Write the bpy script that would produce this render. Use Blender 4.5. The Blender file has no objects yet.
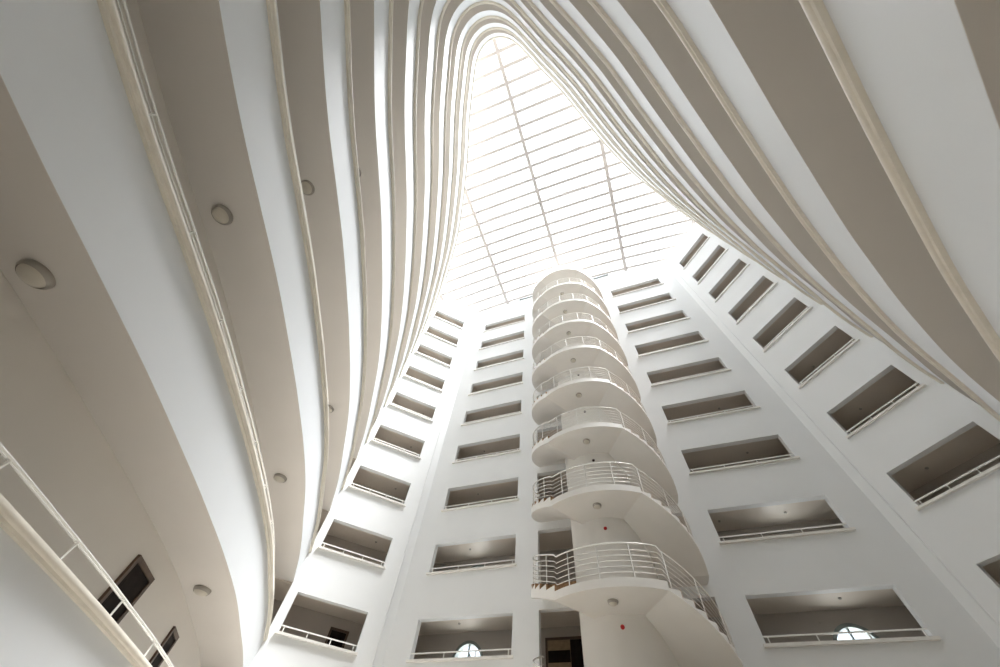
import bpy, bmesh, math, random
from mathutils import Vector, Matrix

random.seed(4)
C = bpy.context.scene.collection
PI = math.pi
AX = -1.33            # symmetry axis of the atrium (x)
H = 3.0               # storey height
SOF = 3.62            # underside of the slab of gallery 0
DB = 15.105           # back wall plane
COR = 1.22            # gallery depth
U = math.sqrt(0.5)

# ---------------------------------------------------------------- materials
def paint(name, col, rough=0.55, var=0.03, scale=1.6, bump=0.0, metal=0.0, spec=0.5):
    m = bpy.data.materials.new(name); m.use_nodes = True
    nt = m.node_tree; b = nt.nodes['Principled BSDF']
    b.inputs['Roughness'].default_value = rough
    b.inputs['Metallic'].default_value = metal
    b.inputs['Specular IOR Level'].default_value = spec
    tc = nt.nodes.new('ShaderNodeTexCoord')
    n = nt.nodes.new('ShaderNodeTexNoise'); n.inputs['Scale'].default_value = scale
    n.inputs['Detail'].default_value = 4
    r = nt.nodes.new('ShaderNodeValToRGB')
    r.color_ramp.elements[0].position = 0.3; r.color_ramp.elements[1].position = 0.7
    r.color_ramp.elements[0].color = tuple(max(0, c * (1 - var)) for c in col) + (1,)
    r.color_ramp.elements[1].color = tuple(min(1, c * (1 + var)) for c in col) + (1,)
    nt.links.new(tc.outputs['Object'], n.inputs['Vector'])
    nt.links.new(n.outputs['Fac'], r.inputs['Fac'])
    nt.links.new(r.outputs['Color'], b.inputs['Base Color'])
    if bump:
        n2 = nt.nodes.new('ShaderNodeTexNoise'); n2.inputs['Scale'].default_value = 60
        bp = nt.nodes.new('ShaderNodeBump'); bp.inputs['Strength'].default_value = bump
        bp.inputs['Distance'].default_value = 0.01
        nt.links.new(tc.outputs['Object'], n2.inputs['Vector'])
        nt.links.new(n2.outputs['Fac'], bp.inputs['Height'])
        nt.links.new(bp.outputs['Normal'], b.inputs['Normal'])
    return m

M = {}
M['white'] = paint('white_wall_paint', (0.81, 0.825, 0.83), 0.6, 0.015, 0.7, 0.05)
M['parapet'] = paint('parapet_paint', (0.80, 0.825, 0.845), 0.5, 0.015, 0.7, 0.03)
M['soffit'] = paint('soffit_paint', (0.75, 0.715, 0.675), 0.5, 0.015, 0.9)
M['stone'] = paint('coping_stone', (0.82, 0.77, 0.67), 0.4, 0.04, 5.0)
M['sill'] = paint('sill_stone', (0.82, 0.80, 0.76), 0.35, 0.04, 5.0)
M['rail'] = paint('rail_enamel', (0.88, 0.87, 0.84), 0.25, 0.01, 3.0)
M['stair'] = paint('stair_plaster', (0.82, 0.80, 0.76), 0.55, 0.02, 1.2, 0.03)
M['core'] = paint('core_plaster', (0.80, 0.78, 0.74), 0.6, 0.02, 1.2, 0.03)
M['wood'] = paint('tread_oak', (0.36, 0.21, 0.10), 0.45, 0.25, 9.0)
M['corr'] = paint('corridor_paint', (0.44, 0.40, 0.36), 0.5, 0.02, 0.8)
M['cceil'] = paint('corridor_ceiling_gloss', (0.74, 0.67, 0.59), 0.40, 0.02, 0.8)
M['floor'] = paint('floor_marble', (0.72, 0.66, 0.58), 0.35, 0.08, 1.2)
M['steel'] = paint('roof_steel', (0.55, 0.52, 0.51), 0.5, 0.03, 3.0)
M['lampring'] = paint('lamp_ring', (0.40, 0.37, 0.33), 0.4, 0.05, 8.0, metal=0.3)
M['lampglass'] = paint('lamp_glass', (0.62, 0.58, 0.50), 0.3, 0.03, 8.0)
M['dark'] = paint('dark_metal', (0.02, 0.02, 0.02), 0.5, 0.1, 8.0)
M['walnut'] = paint('dark_walnut', (0.016, 0.011, 0.009), 0.7, 0.3, 7.0, spec=0.15)
M['doorframe'] = paint('walnut_frame', (0.09, 0.055, 0.035), 0.4, 0.25, 7.0)
M['oakpanel'] = paint('oak_panel', (0.30, 0.22, 0.13), 0.45, 0.2, 6.0)
M['red'] = paint('alarm_red', (0.50, 0.02, 0.02), 0.35, 0.05, 9.0)
M['alarmshade'] = paint('alarm_red_shaded', (0.035, 0.012, 0.012), 0.4, 0.05, 9.0)  # red alarm paint again, with the shade put into its colour
M['alu'] = paint('window_frame_metal', (0.22, 0.25, 0.24), 0.3, 0.05, 6.0, metal=0.7)

def glass_mat(name, transp, transl, col=(1, 1, 1)):
    m = bpy.data.materials.new(name); m.use_nodes = True
    nt = m.node_tree; nt.nodes.clear()
    out = nt.nodes.new('ShaderNodeOutputMaterial')
    t = nt.nodes.new('ShaderNodeBsdfTransparent'); t.inputs['Color'].default_value = col + (1,)
    d = nt.nodes.new('ShaderNodeBsdfTranslucent'); d.inputs['Color'].default_value = col + (1,)
    g = nt.nodes.new('ShaderNodeBsdfGlossy'); g.inputs['Roughness'].default_value = 0.1
    g.inputs['Color'].default_value = (0.9, 0.9, 0.9, 1)
    tc = nt.nodes.new('ShaderNodeTexCoord')
    n = nt.nodes.new('ShaderNodeTexNoise'); n.inputs['Scale'].default_value = 0.8
    n.inputs['Detail'].default_value = 5
    mr = nt.nodes.new('ShaderNodeMapRange')
    mr.inputs[1].default_value = 0.3; mr.inputs[2].default_value = 0.7
    mr.inputs[3].default_value = max(0, transl - 0.06); mr.inputs[4].default_value = transl + 0.06
    a = nt.nodes.new('ShaderNodeMixShader'); b = nt.nodes.new('ShaderNodeMixShader')
    b.inputs[0].default_value = 0.04
    nt.links.new(tc.outputs['Object'], n.inputs['Vector'])
    nt.links.new(n.outputs['Fac'], mr.inputs[0])
    nt.links.new(mr.outputs[0], a.inputs[0])
    nt.links.new(t.outputs[0], a.inputs[1]); nt.links.new(d.outputs[0], a.inputs[2])
    nt.links.new(a.outputs[0], b.inputs[1]); nt.links.new(g.outputs[0], b.inputs[2])
    nt.links.new(b.outputs[0], out.inputs['Surface'])
    return m
M['roofglass'] = glass_mat('roof_glazing', 0.86, 0.14)
M['pane'] = glass_mat('window_glass', 0.9, 0.08, (0.93, 0.97, 1.0))

# ---------------------------------------------------------------- helpers
def obj(name, bm, mat, parent=None, smooth=None):
    bmesh.ops.recalc_face_normals(bm, faces=bm.faces[:])
    me = bpy.data.meshes.new(name); bm.to_mesh(me); bm.free()
    me.materials.append(mat)
    if smooth is not None:
        for p in me.polygons: p.use_smooth = True
        try: me.set_sharp_from_angle(angle=math.radians(smooth))
        except Exception: pass
    o = bpy.data.objects.new(name, me); C.objects.link(o)
    if parent: o.parent = parent
    return o

def thing(name, label, cat, loc=(0, 0, 0), group=None, rotz=0):
    o = bpy.data.objects.new(name, None); C.objects.link(o)
    o.empty_display_size = 0.2
    o.location = loc; o.rotation_euler = (0, 0, rotz)
    o['label'] = label; o['category'] = cat; o['kind'] = 'thing'
    if group: o['group'] = group
    return o

def struct(name, bm, mat, label, cat, smooth=None):
    o = obj(name, bm, mat, None, smooth); o['kind'] = 'structure'
    o['label'] = label; o['category'] = cat
    return o

def dup(root, loc, label, rotz=None):
    r = root.copy(); C.objects.link(r); r.location = loc; r['label'] = label
    if rotz is not None: r.rotation_euler = (0, 0, rotz)
    for ch in list(root.children):
        c = ch.copy(); C.objects.link(c); c.parent = r
        for g in list(ch.children):
            d = g.copy(); C.objects.link(d); d.parent = c
    return r

def box(bm, x0, x1, y0, y1, z0, z1):
    v = [bm.verts.new((x, y, z)) for z in (z0, z1) for (x, y) in ((x0, y0), (x1, y0), (x1, y1), (x0, y1))]
    for f in ((0, 3, 2, 1), (4, 5, 6, 7), (0, 1, 5, 4), (1, 2, 6, 5), (2, 3, 7, 6), (3, 0, 4, 7)):
        bm.faces.new([v[i] for i in f])

def tube(bm, pts, r, n=8, closed=False):
    pts = [Vector(p) for p in pts]
    rings = []
    for i, p in enumerate(pts):
        if i == 0: t = pts[1] - p
        elif i == len(pts) - 1: t = p - pts[i - 1]
        else: t = (pts[i + 1] - pts[i - 1])
        t.normalize()
        up = Vector((0, 0, 1)) if abs(t.z) < 0.95 else Vector((1, 0, 0))
        a = t.cross(up).normalized(); b = a.cross(t).normalized()
        rings.append([bm.verts.new(p + a * (r * math.cos(2 * PI * k / n)) + b * (r * math.sin(2 * PI * k / n))) for k in range(n)])
    for i in range(len(rings) - 1):
        for k in range(n):
            bm.faces.new((rings[i][k], rings[i][(k + 1) % n], rings[i + 1][(k + 1) % n], rings[i + 1][k]))
    bm.faces.new(rings[0][::-1]); bm.faces.new(rings[-1])

def sweep(bm, rows):
    """rows[i] = closed section (list of points) at station i"""
    vs = [[bm.verts.new(p) for p in row] for row in rows]
    n = len(rows[0])
    for i in range(len(vs) - 1):
        for k in range(n):
            bm.faces.new((vs[i][k], vs[i][(k + 1) % n], vs[i + 1][(k + 1) % n], vs[i + 1][k]))
    bm.faces.new(vs[0][::-1]); bm.faces.new(vs[-1])

def prism(bm, poly, z0, z1):
    a = [bm.verts.new((x, y, z0)) for x, y in poly]
    b = [bm.verts.new((x, y, z1)) for x, y in poly]
    n = len(poly)
    bm.faces.new(a[::-1]); bm.faces.new(b)
    for k in range(n):
        bm.faces.new((a[k], a[(k + 1) % n], b[(k + 1) % n], b[k]))

def lathe(bm, prof, seg=32, flip=False):
    rings = []
    for r, z in prof:
        if r < 1e-6: rings.append([bm.verts.new((0, 0, z))])
        else: rings.append([bm.verts.new((r * math.cos(2 * PI * k / seg), r * math.sin(2 * PI * k / seg), z)) for k in range(seg)])
    for i in range(len(rings) - 1):
        A, B = rings[i], rings[i + 1]
        for k in range(seg):
            if len(A) == 1: bm.faces.new((A[0], B[k], B[(k + 1) % seg]))
            elif len(B) == 1: bm.faces.new((A[k], A[(k + 1) % seg], B[0]))
            else: bm.faces.new((A[k], A[(k + 1) % seg], B[(k + 1) % seg], B[k]))

def zroof(x):
    return 34.25 - 0.0090 * (x - AX) ** 2

ORD = ['lowest', 'second', 'third', 'fourth', 'fifth', 'sixth', 'seventh', 'eighth', 'ninth', 'tenth', 'eleventh']

# ---------------------------------------------------------------- plan curve of the galleries
HALF = [(0, -5.36), (.6, -5.24), (1.13, -4.95), (1.55, -4.5), (1.87, -4.0), (2.2, -3.42), (2.55, -2.8), (3.05, -1.95),
        (3.43, -1.25), (3.76, -.6), (4.04, 0), (4.30, .55), (4.55, 1.07), (4.80, 1.55), (5.12, 2.15), (5.50, 2.85),
        (5.88, 3.55), (6.27, 4.2), (6.67, 4.9), (7.05, 5.5), (7.5, 6.2), (7.98, 6.9), (8.55, 7.65), (8.99, 8.2),
        (9.57, 8.95), (10.35, 9.97), (10.86, 10.58), (11.5, 11.3), (12.10, 11.955)]

def catmull(P, n=8):
    out = []
    for i in range(len(P) - 1):
        p0 = P[i - 1] if i > 0 else (2 * P[0][0] - P[1][0], 2 * P[0][1] - P[1][1])
        p1, p2 = P[i], P[i + 1]
        p3 = P[i + 2] if i + 2 < len(P) else (2 * p2[0] - p1[0], 2 * p2[1] - p1[1])
        for k in range(n):
            t = k / n
            out.append(tuple(0.5 * (2 * b + (-a + c) * t + (2 * a - 5 * b + 4 * c - d) * t * t + (-a + 3 * b - 3 * c + d) * t ** 3)
                             for a, b, c, d in zip(p0, p1, p2, p3)))
    out.append(P[-1])
    return out

full = [(-x, y) for x, y in HALF[:0:-1]] + HALF
dense = catmull(full, 10)
for _ in range(60):
    dense = [dense[0]] + [tuple((dense[i - 1][j] + 2 * dense[i][j] + dense[i + 1][j]) / 4 for j in (0, 1)) for i in range(1, len(dense) - 1)] + [dense[-1]]
# resample evenly
def resample(P, step):
    L = [0]
    for a, b in zip(P, P[1:]): L.append(L[-1] + math.hypot(b[0] - a[0], b[1] - a[1]))
    n = max(2, round(L[-1] / step)); out = []; j = 0
    for i in range(n + 1):
        s = L[-1] * i / n
        while j < len(P) - 2 and L[j + 1] < s: j += 1
        t = (s - L[j]) / (L[j + 1] - L[j])
        out.append((P[j][0] + (P[j + 1][0] - P[j][0]) * t, P[j][1] + (P[j + 1][1] - P[j][1]) * t))
    return out
CUR = [(AX + x + .07 * max(0, min(1, (y + 2.5) / 2, (11.2 - y) / 2)) * max(0, min(1, abs(x) / 2)) + (.06 * math.exp(-((y - .9) / 1.9) ** 2) if x > 0 else 0), y) for x, y in resample(dense, 0.22)]     # from the left end, round the apex, to the right end
NOR = []
for i in range(len(CUR)):
    a = CUR[max(0, i - 1)]; b = CUR[min(len(CUR) - 1, i + 1)]
    tx, ty = b[0] - a[0], b[1] - a[1]; l = math.hypot(tx, ty)
    NOR.append((ty / l, -tx / l))       # pointing out of the atrium
if (NOR[len(CUR) // 2][1] > 0): NOR = [(-x, -y) for x, y in NOR]
NOR[0] = (-U, -U); NOR[-1] = (U, -U)
def off(i, d):
    return (CUR[i][0] + NOR[i][0] * d, CUR[i][1] + NOR[i][1] * d)
NC = len(CUR)

# ---------------------------------------------------------------- galleries (one ring per storey)
def make_gallery():
    g = thing('gallery', '', 'gallery', (0, 0, 0), 'curved galleries round the atrium')
    bm = bmesh.new()
    sweep(bm, [[(*off(i, -0.013), SOF), (*off(i, COR), SOF), (*off(i, COR), SOF + 0.23), (*off(i, 0.06), SOF + 0.23), (*off(i, 0.06), SOF + .01), (*off(i, -0.013), SOF + .01)] for i in range(NC)])
    obj('slab', bm, M['soffit'], g, 40)
    bm = bmesh.new()
    sweep(bm, [[(*off(i, -0.015), SOF + 0.004), (*off(i, 0.12), SOF + 0.004), (*off(i, 0.12), SOF + 1.14), (*off(i, -0.015), SOF + 1.14)] for i in range(NC)])
    obj('parapet', bm, M['parapet'], g, 40)
    bm = bmesh.new()
    zc = SOF + 1.14
    sec = [(-0.075, 0.0), (-0.085, 0.03), (-0.105, 0.04), (-0.115, 0.06), (-0.115, 0.09), (-0.105, 0.115), (-0.075, 0.12), (0.17, 0.12), (0.17, 0.0)]
    sweep(bm, [[(*off(i, d), zc + z) for d, z in sec] for i in range(NC)])
    obj('coping', bm, M['stone'], g, 40)
    bm = bmesh.new()
    tube(bm, [(*off(i, 0.05), SOF + 1.53) for i in range(NC)], 0.016, 8)
    tube(bm, [(*off(i, 0.13), SOF + 1.54) for i in range(NC)], 0.010, 6)
    hr = obj('handrail', bm, M['rail'], g, 60)
    i = 4
    while i < NC - 2:
        bm = bmesh.new()
        tube(bm, [(*off(i, 0.06), zc + 0.10), (*off(i, 0.06), zc + 0.34), (*off(i, 0.05), SOF + 1.525)], 0.016, 6)
        tube(bm, [(*off(i, 0.04), SOF + 1.53), (*off(i, 0.135), SOF + 1.54)], 0.012, 6)
        obj('post', bm, M['rail'], hr, 60)
        i += 7
    return g
GL = ['%s curved white gallery, counted from the floor, with stone coping' % ORD[i] for i in range(11)]
gal0 = make_gallery()
gal0.location = (0, 0, -H); gal0['label'] = 'lowest curved white gallery, its handrail crossing the lower left corner'
for k in range(0, 10):
    nm = 'curved white gallery with beige coping, %s one up from the lowest' % ('first' if k == 0 else ORD[k + 1] if k == 0 else ['', 'second', 'third', 'fourth', 'fifth', 'sixth', 'seventh', 'eighth', 'ninth', 'tenth'][k])
    if k == 9: nm = 'topmost curved white gallery band directly under the glass roof'
    if k == 0: nm = 'curved white gallery next above the lowest, with handrail along beige coping'
    dup(gal0, (0, 0, H * k), nm)

# ---------------------------------------------------------------- walls
EL, ER = CUR[0], CUR[-1]
ZB = -2.3

def ring_wall(i0, i1, name, label):
    bm = bmesh.new()
    def zt(p): return zroof(p[0]) - 0.02
    sweep(bm, [[(*off(i, COR), ZB), (*off(i, COR + 0.2), ZB), (*off(i, COR + 0.2), zt(off(i, COR + .2))), (*off(i, COR), zt(off(i, COR)))] for i in range(i0, i1)])
    struct(name, bm, M['corr2'], label, 'wall', 40)
M['corr2'] = paint('gallery_wall_paint', (0.74, 0.705, 0.655), 0.5, 0.02, 0.8)
ring_wall(0, NC // 2 + 1, 'wall_left', 'plain wall behind the left curved galleries')
ring_wall(NC // 2, NC, 'wall_right', 'plain wall behind the right curved galleries')

def wall_grid(P0, P1, t, zb, ztop, holes):
    """wall from plan point P0 to P1, front on the line, t thick to the LEFT of P0->P1; holes = (u0,u1,z0,z1)"""
    P0 = Vector((P0[0], P0[1])); P1 = Vector((P1[0], P1[1]))
    L = (P1 - P0).length; d = (P1 - P0) / L; n = Vector((-d.y, d.x))
    us = sorted(set([0, L] + [h[0] for h in holes] + [h[1] for h in holes] + [L * k / 8 for k in range(1, 8)]))
    zs = sorted(set([zb, 32.0] + [h[2] for h in holes] + [h[3] for h in holes]))
    zs = [z for z in zs if z <= 32.0]
    bm = bmesh.new(); cache = {}
    def V(u, z, b):
        key = (round(u, 4), round(z, 4), b)
        if key not in cache:
            p = P0 + d * u + n * (t if b else 0)
            zz = ztop(p.x) if z > 31.99 else z
            cache[key] = bm.verts.new((p.x, p.y, zz))
        return cache[key]
    def hole(i, j):
        if i < 0 or j < 0 or i >= len(us) - 1 or j >= len(zs) - 1: return True
        u = (us[i] + us[i + 1]) / 2; z = (zs[j] + zs[j + 1]) / 2
        return any(h[0] < u < h[1] and h[2] < z < h[3] for h in holes)
    for i in range(len(us) - 1):
        for j in range(len(zs) - 1):
            if hole(i, j): continue
            a, b, z0, z1 = us[i], us[i + 1], zs[j], zs[j + 1]
            bm.faces.new((V(a, z0, 0), V(b, z0, 0), V(b, z1, 0), V(a, z1, 0)))
            bm.faces.new((V(a, z0, 1), V(a, z1, 1), V(b, z1, 1), V(b, z0, 1)))
            if hole(i - 1, j): bm.faces.new((V(a, z0, 0), V(a, z1, 0), V(a, z1, 1), V(a, z0, 1)))
            if hole(i + 1, j): bm.faces.new((V(b, z0, 0), V(b, z0, 1), V(b, z1, 1), V(b, z1, 0)))
            if hole(i, j - 1): bm.faces.new((V(a, z0, 0), V(a, z0, 1), V(b, z0, 1), V(b, z0, 0)))
            if hole(i, j + 1): bm.faces.new((V(a, z1, 0), V(b, z1, 0), V(b, z1, 1), V(a, z1, 1)))
    return bm

OT, OB = 6.388, 5.035      # opening head and bottom, row 0
TH = 0.25
XB0, XB1 = AX - 9.12, AX + 9.12
cols_back = [(-9.333, -5.352), (2.592, 6.645)]
holes = []
for k in range(9):
    for a, b in cols_back: holes.append((a - XB0, b - XB0, OB + H * k, OT + H * k))
for k in range(-1, 9):
    z0 = SOF + .23 + H * k
    holes.append((-4.34 - XB0, -2.45 - XB0, z0, OT + .03 + H * k))
    holes.append((AX * 2 + 2.45 - XB0, AX * 2 + 4.34 - XB0, z0, OT + .03 + H * k))
def ztop_back(x): return zroof(x) - 0.12
struct('wall_back', wall_grid((XB0, DB), (XB1, DB), TH, ZB, ztop_back, holes), M['white'],
       'tall white back wall with two columns of wide openings', 'wall')

CL = Vector((AX - 8.95, DB)); CR = Vector((AX + 8.95, DB))
def side_wall(sign, name, label, u_open):
    """LF / RF wall; front line from the crease to the gallery end"""
    c = Vector((AX + sign * 8.95, DB)); d = Vector((sign * U, -U))
    e = Vector(EL if sign < 0 else ER)
    L = (e - c).length
    hs = []
    for k in range(9): hs.append((u_open[0], u_open[1], OB + H * k, OT + H * k))
    s0 = 0.52
    if sign < 0:
        P0, P1 = e, c + d * s0
        hs = [(L - h[1], L - h[0], h[2], h[3]) for h in hs]
    else:
        P0, P1 = c + d * s0, e
        hs = [(h[0] - s0, h[1] - s0, h[2], h[3]) for h in hs]
    struct(name, wall_grid(P0, P1, TH, ZB, lambda x: 32.45, hs), M['white'], label, 'wall')
    # recessed strip in the corner
    n = Vector((sign * U, U)) * 0.12
    bm = bmesh.new()
    a = c + d * s0 + n; b = Vector((AX + sign * 9.12, DB))
    nn = Vector((sign * U, U)) * 0.12
    poly = [tuple(a), tuple(b), tuple(b + nn), tuple(a + nn)]
    prism(bm, poly, ZB, 32.45)
    struct('trim_1' if sign < 0 else 'trim_2', bm, M['white'], 'narrow recessed vertical strip in the %s corner of the back wall' % ('left' if sign < 0 else 'right'), 'trim')
    bm = bmesh.new(); q = c + d * (s0 - .005) + Vector((sign * U, U)) * .01
    tube(bm, [(q.x, q.y, ZB + .01), (q.x, q.y, 32.4)], .035, 12)
    struct('trim_3' if sign < 0 else 'trim_4', bm, M['white'], 'slim rounded vertical edge bead of the angled %s wall' % ('left' if sign < 0 else 'right'), 'trim', 60)
    return c, d
def uu(c, x, y): return (Vector((x, y)) - c).length
uL = (uu(CL, -11.185, 14.232), uu(CL, -13.242, 12.258))
uR = (uu(CR, 8.4376, 14.296), uu(CR, 10.432, 12.296))
side_wall(-1, 'wall_back_left', 'white angled wall left of the back wall with one column of openings', uL)
side_wall(1, 'wall_back_right', 'white angled wall right of the back wall with one column of openings', uR)

# corridor shell behind the three walls
DEP = 1.98
YB = DB + DEP
def outer(sign):
    e = Vector(EL if sign < 0 else ER); e1 = e + Vector((sign * U, -U)) * (COR + .1)
    o1 = e1 + Vector((sign * U, U)) * DEP
    c = Vector((AX + sign * 8.95, DB)) + Vector((sign * U, U)) * DEP
    o2 = Vector((c.x - sign * (YB - c.y), YB))
    # line through c with direction (-sign, 1): reach y = YB
    return e, e1, o1, o2
eL, e1L, o1L, o2L = outer(-1); eR, e1R, o1R, o2R = outer(1)
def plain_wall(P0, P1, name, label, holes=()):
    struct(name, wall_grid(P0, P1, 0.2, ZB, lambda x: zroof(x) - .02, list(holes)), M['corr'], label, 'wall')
ARCH = [(-7.90, 5.52), (5.50, 5.42)]     # centre x, spring height
ah = []
for ax, az in ARCH:
    for k in range(2):
        ah.append((ax - .74 - o2L.x, ax + .74 - o2L.x, 4.3 + H * k, 6.30 + H * k))
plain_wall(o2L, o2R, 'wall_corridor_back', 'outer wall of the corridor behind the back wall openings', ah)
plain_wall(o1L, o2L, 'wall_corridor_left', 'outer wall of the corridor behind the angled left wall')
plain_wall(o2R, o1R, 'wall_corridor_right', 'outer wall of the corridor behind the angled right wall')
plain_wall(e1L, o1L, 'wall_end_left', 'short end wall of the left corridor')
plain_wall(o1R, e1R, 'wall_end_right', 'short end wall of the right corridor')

# corridor slabs: one per storey (floor of one corridor, ceiling of the one below)
def inset(p, sign, b): return p
cl2 = Vector((AX - 8.95, DB)); cr2 = Vector((AX + 8.95, DB))
sl = Vector((-U, U)) * .12; sr = Vector((U, U)) * .12
for k in range(-1, 10):
    bm = bmesh.new()
    z0, z1 = SOF + H * k, SOF + .23 + H * k
    prism(bm, [tuple(eL + sl), tuple(cl2 + Vector((-.17, 0)) + Vector((0, .12))), tuple(o2L), tuple(o1L), tuple(e1L)], z0, z1)
    prism(bm, [(AX - 9.12, DB + .12), (AX + 9.12, DB + .12), tuple(o2R), tuple(o2L)], z0, z1)
    prism(bm, [(AX + 9.12, DB + .12), tuple(eR + sr), tuple(e1R), tuple(o1R), tuple(o2R)], z0, z1)
    struct('ceiling', bm, M['cceil'], 'smooth corridor ceiling behind the %s row of wall openings' % ORD[max(0, k - 1)] if k >= 1 else 'corridor slab below the lowest visible openings', 'ceiling')

# ground floor
bm = bmesh.new(); prism(bm, [(AX - 16, -8), (AX + 16, -8), (AX + 16, 18.5), (AX - 16, 18.5)], ZB - .2, ZB)
struct('floor', bm, M['floor'], 'pale warm marble floor of the atrium', 'floor')

bm = bmesh.new(); prism(bm, [(AX - 40, 18.6), (AX + 40, 18.6), (AX + 40, 60), (AX - 40, 60)], ZB - .3, ZB - .1)
struct('floor', bm, paint('pale_paving', (0.62, 0.60, 0.56), 0.8, 0.08, 0.6), 'pale paving outside the arched corridor windows', 'ground')

# ---------------------------------------------------------------- balustrades in the openings
def make_balustrade(w):
    """local frame: x along the wall 0..w, y<0 towards the atrium, z=0 sill top"""
    b = thing('balustrade', '', 'balustrade', (0, 0, 0), 'white handrails in the wall openings')
    bm = bmesh.new(); box(bm, -.09, w + .09, -.10, -.001, -.075, 0); box(bm, 0, w, -.001, TH, -.064, 0)
    obj('sill', bm, M['sill'], b)
    bm = bmesh.new(); box(bm, 0.0, w, .02, .055, .19, .225)
    hr = obj('handrail', bm, M['rail'], b)
    n = 4
    for i in range(n):
        x = .12 + (w - .24) * i / (n - 1)
        bm = bmesh.new(); box(bm, x - .016, x + .016, .025, .05, 0, .19)
        obj('post', bm, M['rail'], b)
    return b
ZS = OB + .065
def columns(x, y, rz, w, where):
    first = None
    for k in range(9):
        pos = ['lowest', 'second lowest', 'third lowest', 'fourth lowest', 'middle', 'fourth highest', 'third highest', 'second highest', 'topmost'][k]
        lab = '%s white handrail and sill, %s' % (pos, where)
        if first is None:
            first = make_balustrade(w); first.location = (x, y, ZS); first.rotation_euler = (0, 0, rz); first['label'] = lab
        else: dup(first, (x, y, ZS + H * k), lab, rz)
columns(cols_back[0][0], DB, 0, cols_back[0][1] - cols_back[0][0], 'back wall openings left of the stairs')
columns(cols_back[1][0], DB, 0, cols_back[1][1] - cols_back[1][0], 'back wall openings right of the stairs')
pL = CL + Vector((-U, -U)) * uL[1]
columns(pL.x, pL.y, PI / 4, uL[1] - uL[0], 'openings of the angled left wall')
pR = CR + Vector((U, -U)) * uR[0]
columns(pR.x, pR.y, -PI / 4, uR[1] - uR[0], 'openings of the angled right wall')

# ---------------------------------------------------------------- stair core and flights
SX, SY = -1.30, 14.41
RC, RO = 1.40, 2.99
def pol(th, r, z, clamp=True):
    a = math.radians(th)
    x = SX + r * math.sin(a); y = SY - r * math.cos(a)
    return (x, min(y, DB + .01) if clamp else y, z)
bm = bmesh.new()
tw = math.degrees(math.acos(-(DB + .05 - SY) / RC))
pts = [pol(-tw + 2 * tw * i / 56, RC, 0, False) for i in range(57)]
prism(bm, [(p[0], p[1]) for p in pts], ZB, 32.2)
struct('wall_core', bm, M['core'], 'round plastered core inside the spiral stairs', 'wall', 30)

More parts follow.
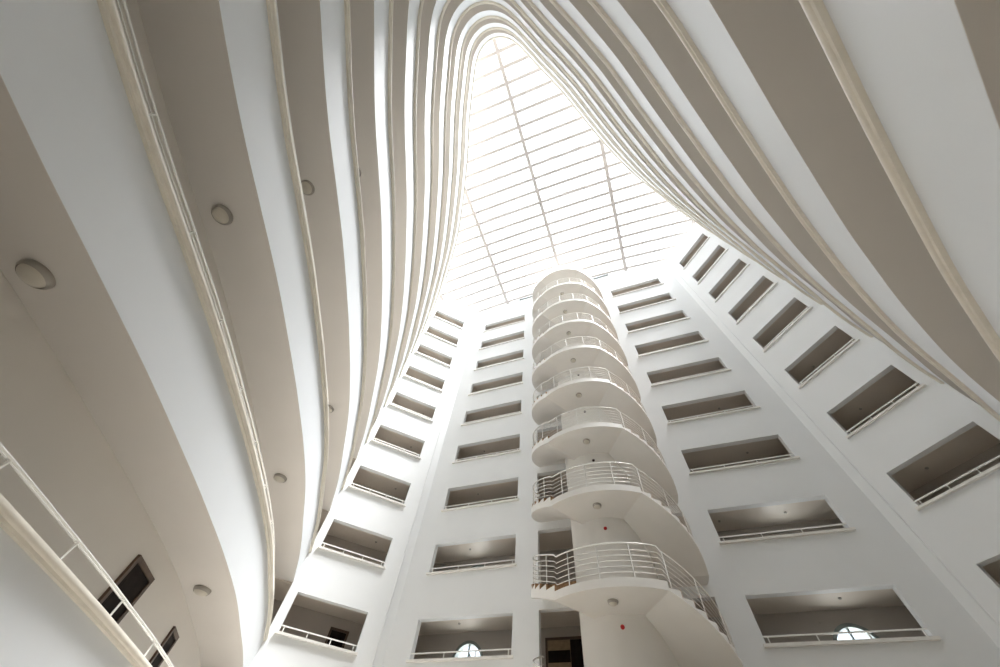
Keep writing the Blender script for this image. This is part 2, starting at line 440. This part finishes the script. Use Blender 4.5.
T0, T1 = -33.0, 32.0          # landing
NL, NR = 9, 9
DL, DR = 7.9, 6.6             # degrees per tread left (up) and right (down)
RISE = 1.5 / 9
LZ0, LZ1 = 5.27, 5.50         # landing soffit / top (row 0)
def sofz(th):
    if th < T0: return LZ0 + RISE * min(NL, (T0 - th) / DL)
    if th > T1: return LZ0 - RISE * min(NR + .0, (th - T1) / DR)
    return LZ0
def topz_seg(th):             # step height of the tread that covers th
    if th < T0: return LZ1 + RISE * min(NL, math.floor((T0 - th) / DL) + 1)
    if th > T1: return LZ1 - RISE * min(NR, math.floor((th - T1) / DR) + 1)
    return LZ1
def nose(th):
    if th < T0: return LZ1 + RISE * min(NL, (T0 - th) / DL + .5)
    if th > T1: return LZ1 - RISE * min(NR, (th - T1) / DR + .5)
    return LZ1
TE = 118.0
def make_flight():
    f = thing('stair_flight', '', 'stairs', (0, 0, 0), 'curved stair flights around the core')
    brk = [-TE]
    th = T0 - DL * NL
    while th < T0 + .01: brk.append(th); th += DL
    for i in range(1, 9): brk.append(T0 + (T1 - T0) * i / 9)
    brk.append(T1)
    for i in range(1, NR + 1): brk.append(T1 + DR * i)
    brk.append(TE)
    brk = sorted(set(round(b, 4) for b in brk))
    fine = []
    for a, b in zip(brk, brk[1:]):
        n = max(1, int((b - a) / 3.2 + .5))
        for i in range(n): fine.append((a + (b - a) * i / n, a + (b - a) * (i + 1) / n))
    bm = bmesh.new()
    rows = []
    for a, b in fine:
        zt = topz_seg((a + b) / 2)
        for t in (a, b):
            rows.append([pol(t, RC - .02, sofz(t)), pol(t, RO, sofz(t)), pol(t, RO, zt - .004), pol(t, RC - .02, zt - .004)])
    sweep(bm, rows)
    bmesh.ops.remove_doubles(bm, verts=bm.verts[:], dist=1e-5)
    obj('stringer', bm, M['stair'], f, 25)
    def tread(a, b, name, mat):
        bm = bmesh.new(); zt = topz_seg((a + b) / 2); n = max(1, int((b - a) / 4))
        sweep(bm, [[pol(a + (b - a) * i / n, RC + .005, zt - .004), pol(a + (b - a) * i / n, RO - .02, zt - .004),
                    pol(a + (b - a) * i / n, RO - .02, zt + .012), pol(a + (b - a) * i / n, RC + .005, zt + .012)] for i in range(n + 1)])
        if name == 'tread':     # riser board on the lower side of the step
            zl = zt - RISE + .012
            sweep(bm, [[pol(b + q, RC + .005, zl), pol(b + q, RO - .01, zl), pol(b + q, RO - .01, zt + .012), pol(b + q, RC + .005, zt + .012)] for q in (0, .5)])
        obj(name, bm, mat, f)
    for i in range(NL): tread(T0 - DL * (i + 1), T0 - DL * i, 'tread', M['wood'])
    for i in range(NR): tread(T1 + DR * i, T1 + DR * (i + 1), 'tread', M['wood'])
    tread(T0, T1, 'landing_top', M['sill'])
    # railing
    RR = RO - .07
    te = 101.5
    ths = [-te + 2 * te * i / 96 for i in range(97)]
    bm = bmesh.new(); tube(bm, [pol(t, RR, nose(t) + 1.0) for t in ths], .023, 8)
    obj('handrail', bm, M['rail'], f, 60)
    for j in range(5):
        bm = bmesh.new(); tube(bm, [pol(t, RR, nose(t) + .18 + .155 * j) for t in ths], .0105, 6)
        obj('rail_bar', bm, M['rail'], f, 60)
    t = -98.5
    while t < 101:
        bm = bmesh.new(); tube(bm, [pol(t, RR + .005, topz_seg(t) - .02), pol(t, RR + .005, nose(t) + .99)], .016, 8)
        obj('post', bm, M['rail'], f, 60)
        t += 19.0
    return f
fl0 = make_flight(); fl0.location = (0, 0, -H)
fl0['label'] = 'lowest stair flight, only its left rail end showing at the bottom edge'
names = ['lowest fully visible stair landing and flight with oak treads', 'second stair flight up, above the lowest fully visible landing']
for k in range(0, 9):
    lab = names[k] if k < 2 else ['third', 'fourth', 'fifth', 'sixth', 'seventh', 'eighth', 'topmost'][k - 2] + ' curved stair flight, counted up from the lowest visible landing'
    if k == 8: lab = 'topmost curved stair flight, right under the glass roof'
    dup(fl0, (0, 0, H * k), lab)

# ---------------------------------------------------------------- lamps
def make_lamp(R, name, label, group, loc):
    l = thing(name, label, 'ceiling light', loc, group)
    bm = bmesh.new(); lathe(bm, [(0, 0), (R, 0), (R, -.02), (R * .97, -.05), (R * .84, -.075), (R * .80, -.06), (R * .80, -.01), (0, -.01)], 36)
    obj('ring', bm, M['lampring'], l, 40)
    bm = bmesh.new(); lathe(bm, [(R * .82, -.055), (R * .74, -.085), (R * .5, -.11), (R * .25, -.122), (0, -.126)], 36)
    obj('diffuser', bm, M['lampglass'], l, 60)
    return l
LAMPS = [(-5.95, -.4, 0, 'large round ceiling lamp under the left soffit, nearest the left edge'),
         (-9.78, 6.4, 0, 'round ceiling lamp on the soffit above the two dark doors'),
         (-5.95, -.4, 1, 'round ceiling lamp on the second left soffit, upper one of two'),
         (-9.78, 6.4, 1, 'round ceiling lamp on the second left soffit, lower one of two'),
         (-5.95, -.4, 2, 'round ceiling lamp on the third left soffit, beside the beige coping'),
         (-9.78, 6.4, 2, 'small lamp on the third left soffit, low and half hidden by coping'),
         (-5.95, -.4, 3, 'round lamp on the fourth left soffit, half hidden by the coping below')]
lamp0 = None
for x, y, k, lab in LAMPS:
    if lamp0 is None: lamp0 = make_lamp(.19, 'ceiling_lamp', lab, 'lamps under the left galleries', (x, y, SOF + H * k - .004))
    else: dup(lamp0, (x, y, SOF + H * k - .004), lab)
lamp1 = None
for k in range(0, 8):
    lab = 'round lamp under the %s stair landing counted upward' % ORD[k]
    if lamp1 is None: lamp1 = make_lamp(.15, 'landing_lamp', lab, 'lamps under the stair landings', (-1.31, 12.2, LZ0 + H * k - .004))
    else: dup(lamp1, (-1.31, 12.2, LZ0 + H * k - .004), lab)

# fire alarm sounders on the core
al0 = None
for k in range(0, 5):
    lab = ['small red fire alarm on the core below the lowest landing lamp', 'small red fire alarm on the core, second one up', 'small red alarm in shaded colour on the core, third one up', 'small red alarm in shaded colour on the core, fourth one up', 'small red alarm in shaded colour on the core, fifth one up'][k]
    p = (SX + RC * math.sin(math.radians(2.5)), SY - RC * math.cos(math.radians(2.5)), (4.94 if k == 0 else 4.88) + H * k)
    if al0 is None:
        al0 = thing('fire_alarm', lab, 'fire alarm', p, 'fire alarms on the stair core')
        bm = bmesh.new(); lathe(bm, [(0, .0), (.06, .0), (.06, .02), (.05, .03), (0, .03)], 24)
        bmesh.ops.rotate(bm, verts=bm.verts[:], cent=(0, 0, 0), matrix=Matrix.Rotation(PI / 2, 3, 'X'))
        obj('base', bm, M['red'], al0, 40)
        bm = bmesh.new(); lathe(bm, [(.042, .028), (.038, .045), (.025, .053), (0, .056)], 24)
        bmesh.ops.rotate(bm, verts=bm.verts[:], cent=(0, 0, 0), matrix=Matrix.Rotation(PI / 2, 3, 'X'))
        obj('sounder', bm, M['red'], al0, 40)
    else:
        a_ = dup(al0, p, lab)
        if k >= 2:  # upper alarms are red too, shade is in their colour
            for c_ in a_.children:
                c_.material_slots[0].link = 'OBJECT'; c_.material_slots[0].material = M['alarmshade']

# smoke detectors on the corridor ceilings
sd0 = None
SD = [((-8.05, 16.21), 'left part of the back wall', range(0, 6)), ((5.49, 16.27), 'right part of the back wall', range(0, 6)),
      ((-12.46, 14.68), 'angled left wall', range(1, 6)), ((9.83, 14.65), 'angled right wall', range(1, 5)), ((3.06, 16.33), 'back wall next to the stairs', range(1, 2))]
for (x, y), where, ks in SD:
    for k in ks:
        lab = 'small ceiling detector inside the %s opening, %s' % (ORD[k] if k == 0 else ORD[k] + ' lowest', where)
        p = (x, y, SOF + H * (k + 1))
        if sd0 is None:
            sd0 = thing('smoke_detector', lab, 'smoke detector', p, 'detectors on the corridor ceilings')
            bm = bmesh.new(); lathe(bm, [(0, 0), (.055, 0), (.055, -.02), (0, -.02)], 20); obj('base', bm, M['lampring'], sd0, 40)
            bm = bmesh.new(); lathe(bm, [(.045, -.018), (.036, -.045), (0, -.05)], 20); obj('sensor', bm, M['lampring'], sd0, 40)
        else: dup(sd0, p, lab)

# ---------------------------------------------------------------- doors on the left gallery and behind the openings
def nearest(x, y):
    return min(range(NC), key=lambda i: (off(i, COR)[0] - x) ** 2 + (off(i, COR)[1] - y) ** 2)
def make_door(name, label, P, ang, w, h, z, leafmat=None):
    d = thing(name, label, 'door', (P[0], P[1], z), None, ang); d['kind'] = 'structure'
    bm = bmesh.new()
    box(bm, -w / 2, -w / 2 + .09, -.05, .02, 0, h); box(bm, w / 2 - .09, w / 2, -.05, .02, 0, h); box(bm, -w / 2 + .09, w / 2 - .09, -.05, .02, h - .09, h)
    obj('door_frame', bm, M['doorframe'], d)
    bm = bmesh.new(); box(bm, -w / 2 + .09, w / 2 - .09, -.03, .02, 0, h - .09)
    for zz in (.2, h * .5):
        box(bm, -w / 2 + .2, w / 2 - .2, -.036, -.03, zz, zz + h * .36)
    leaf = obj('leaf', bm, leafmat or M['walnut'], d)
    bm = bmesh.new(); tube(bm, [(w / 2 - .17, -.03, 1.05), (w / 2 - .17, -.075, 1.05), (w / 2 - .29, -.075, 1.05)], .012, 8)
    obj('handle', bm, M['steel'], leaf, 60)
    return d
for n, (mx, my, w, lab) in enumerate([(-9.31, 4.60, .96, 'dark walnut door on the left gallery wall, nearer one'), (-11.13, 7.36, .68, 'dark walnut door on the left gallery wall, farther one')]):
    i = nearest(mx, my)
    ang = math.atan2(-NOR[i][0], NOR[i][1])
    make_door('door_%d' % (n + 1), lab, off(i, COR), ang, w, 2.36, SOF + .23 - H)
# behind the stairs at the lowest landing
d3 = make_door('door_3', 'double door with banded oak and dark leaves behind the lowest stair opening', (-3.65, YB), 0, 2.0, 2.42, SOF + .23, M['walnut'])
bm = bmesh.new(); box(bm, -.91, -.03, -.045, -.03, 0.02, 2.33); obj('leaf', bm, M['oakpanel'], d3)
bm = bmesh.new()
for zz in (.25, .95, 1.65): box(bm, -.9, -.04, -.052, -.045, zz, zz + .36)
obj('panel_band', bm, M['walnut'], d3)
pd = Vector((-13.08, 15.17)); pd = Vector((-13.25, 15.02))
cc = CL + Vector((-U, U)) * DEP
t = (Vector((-13.1, 15.2)) - cc).dot(Vector((-U, -U)))
pd = cc + Vector((-U, -U)) * t
make_door('door_4', 'dark door deep behind the lowest opening of the angled left wall', pd, PI / 4, .8, 2.40, SOF + .23)

# ---------------------------------------------------------------- arched windows in the corridor
def arch_pts(r, zs, n=20, lance=1.08):
    pts = [(r, -1.2)]
    for i in range(n + 1):
        a = PI * i / n
        pts.append((r * math.cos(a), lance * r * math.sin(a)))
    pts.append((-r, -1.2))
    return pts
wn = 0
for ax, az in ARCH:
    for k in range(2):
        wn += 1
        w = thing('window_%d' % wn, 'arched window %s the corridor behind the %s part of the back wall' % ('low in' if k == 0 else 'one storey up in', 'left' if ax < 0 else 'right'), 'window', (ax, YB, az + H * k))
        w['kind'] = 'structure'
        # spandrel plate with the arch cut out, flush in the wall
        r = .62; ln = 1.12
        bm = bmesh.new(); o = arch_pts(r + .1, 0, 20, ln); i_ = arch_pts(r, 0, 20, ln)
        sweep(bm, [[(a[0], -.05, a[1]), (a[0], .2, a[1]), (b[0], .2, b[1]), (b[0], -.05, b[1])] for a, b in zip(o, i_)])
        obj('window_frame', bm, M['alu'], w, 40)
        bm = bmesh.new(); rr = 6.30 - az
        outer_ = [(.75, -1.24)] + [(.75, 0)]
        op = arch_pts(r + .09, 0, 20, ln)
        def sq(p):
            m = max(abs(p[0]) / .76, max(0, p[1]) / (rr + .02), 1e-3)
            if p[1] <= 0: return (math.copysign(.76, p[0]), p[1] - .05 if p[1] < -1 else p[1])
            return (p[0] / m, p[1] / m)
        sweep(bm, [[(a[0], .0, a[1]), (a[0], .2, a[1]), (sq(a)[0], .2, sq(a)[1]), (sq(a)[0], .0, sq(a)[1])] for a in op])
        obj('surround', bm, M['corr'], w)
        bm = bmesh.new()
        ip = arch_pts(r, 0, 20, ln); vs = [bm.verts.new((x, .12, z)) for x, z in ip]; bm.faces.new(vs)
        obj('pane', bm, M['pane'], w)
        bm = bmesh.new(); box(bm, -.045, .0, .06, .16, -1.2, r * ln); 
        tube(bm, [(.02 + .22 * math.sin(t_ * PI), .1, -.9 + 1.3 * t_) for t_ in [q / 12 for q in range(13)]], .025, 6)
        obj('mullion', bm, M['alu'], w)

# ---------------------------------------------------------------- glass roof
sk = thing('glass_roof', 'white glazed roof with thin steel bars over the atrium', 'skylight', (AX, 5, 34.3))
def sl_obj(name, bm, mat, sm=None):
    for v in bm.verts: v.co -= Vector((AX, 5, 34.3))
    return obj(name, bm, mat, sk, sm)
xs = [AX - 15.6 + 31.2 * i / 40 for i in range(41)]
bm = bmesh.new()
sweep(bm, [[(x, -8, zroof(x)), (x, 18.2, zroof(x)), (x, 18.2, zroof(x) + .02), (x, -8, zroof(x) + .02)] for x in xs])
sl_obj('glazing', bm, M['roofglass'], 40)
for dx in (-11.9, -5.95, 0, 5.95, 11.9):
    x = AX + .03 + dx; z = zroof(x) - .03
    bm = bmesh.new(); w = .145
    box(bm, x - w, x + w, -7.6, DB + .3, z - .22, z); 
    if abs(dx) > 3: box(bm, x - w + .38 * (1 if dx < 0 else -1), x - w + .38 * (1 if dx < 0 else -1) + .05, -7.6, DB + .1, z - .20, z - .12)
    sl_obj('rafter', bm, M['steel'])
ys = [-6.85 + 1.037 * i for i in range(22)]
for y in ys:
    bm = bmesh.new()
    sweep(bm, [[(x, y - .11, zroof(x) - .12), (x, y + .11, zroof(x) - .12), (x, y + .11, zroof(x) - .01), (x, y - .11, zroof(x) - .01)] for x in xs[2:-2]])
    sl_obj('purlin', bm, M['steel'])
for y in (-2.95, .85, 3.3, 6.35, 11.3):
    bm = bmesh.new(); tube(bm, [(x, y + .12 * math.sin(x * .9), zroof(x) - .35 - .05 * math.sin(x * 7)) for x in [AX - 13 + 26 * i / 80 for i in range(81)]], .03, 5)
    sl_obj('cable', bm, M['steel'])

# thin dark slots at the top of the back wall
for x0, x1, lab in ((1.35, 3.0, 'thin dark slot at the roof edge right of the stair tower'), (-6.0, -4.6, 'thin dark slot at the roof edge left of the stair tower')):
    v = thing('roof_slot', lab, 'vent', ((x0 + x1) / 2, DB - .02, zroof((x0 + x1) / 2) - .30), 'dark slots along the roof edge')
    bm = bmesh.new(); w = (x1 - x0) / 2
    box(bm, -w, w, -.05, .02, -.09, -.05); box(bm, -w, w, -.05, .02, .05, .09)
    obj('slot_frame', bm, M['alu'], v)
    bm = bmesh.new(); box(bm, -w, w, -.03, .02, -.05, .05); obj('slot_bar', bm, M['dark'], v)

# ---------------------------------------------------------------- light
w = bpy.data.worlds.new('sky'); bpy.context.scene.world = w; w.use_nodes = True
bg = w.node_tree.nodes['Background']; bg.inputs['Color'].default_value = (0.84, 0.93, 1.0, 1); bg.inputs['Strength'].default_value = 1.85
su = bpy.data.lights.new('sun', 'SUN'); su.energy = 22.0; su.angle = math.radians(18); su.color = (.98, .99, 1)
so = bpy.data.objects.new('sun', su); C.objects.link(so)
so.rotation_euler = Vector((-.37, .025, -.93)).to_track_quat('-Z', 'Y').to_euler()

# ---------------------------------------------------------------- camera
cam = bpy.data.cameras.new('camera'); co = bpy.data.objects.new('camera', cam); C.objects.link(co)
cam.sensor_fit = 'HORIZONTAL'; cam.sensor_width = 36; cam.lens = 36 * 364.6877 / 1000
cam.clip_start = .02; cam.clip_end = 300
pitch, yaw, roll = 1.0265472, -0.46826547, 0.14996563
fw = Vector((math.sin(yaw) * math.cos(pitch), math.cos(yaw) * math.cos(pitch), math.sin(pitch)))
ri = Vector((math.cos(yaw), -math.sin(yaw), 0)); up = ri.cross(fw)
r2 = ri * math.cos(roll) + up * math.sin(roll); u2 = -ri * math.sin(roll) + up * math.cos(roll)
co.matrix_world = Matrix(((r2.x, u2.x, -fw.x, 0), (r2.y, u2.y, -fw.y, 0), (r2.z, u2.z, -fw.z, 0), (0, 0, 0, 1)))
sc = bpy.context.scene
sc.camera = co
sc.view_settings.view_transform = 'Standard'; sc.view_settings.look = 'None'
sc.view_settings.gamma = 1; sc.view_settings.use_curve_mapping = False
sc.view_settings.exposure = 0.0
sc.cycles.max_bounces = 14; sc.cycles.diffuse_bounces = 8; sc.cycles.transparent_max_bounces = 16
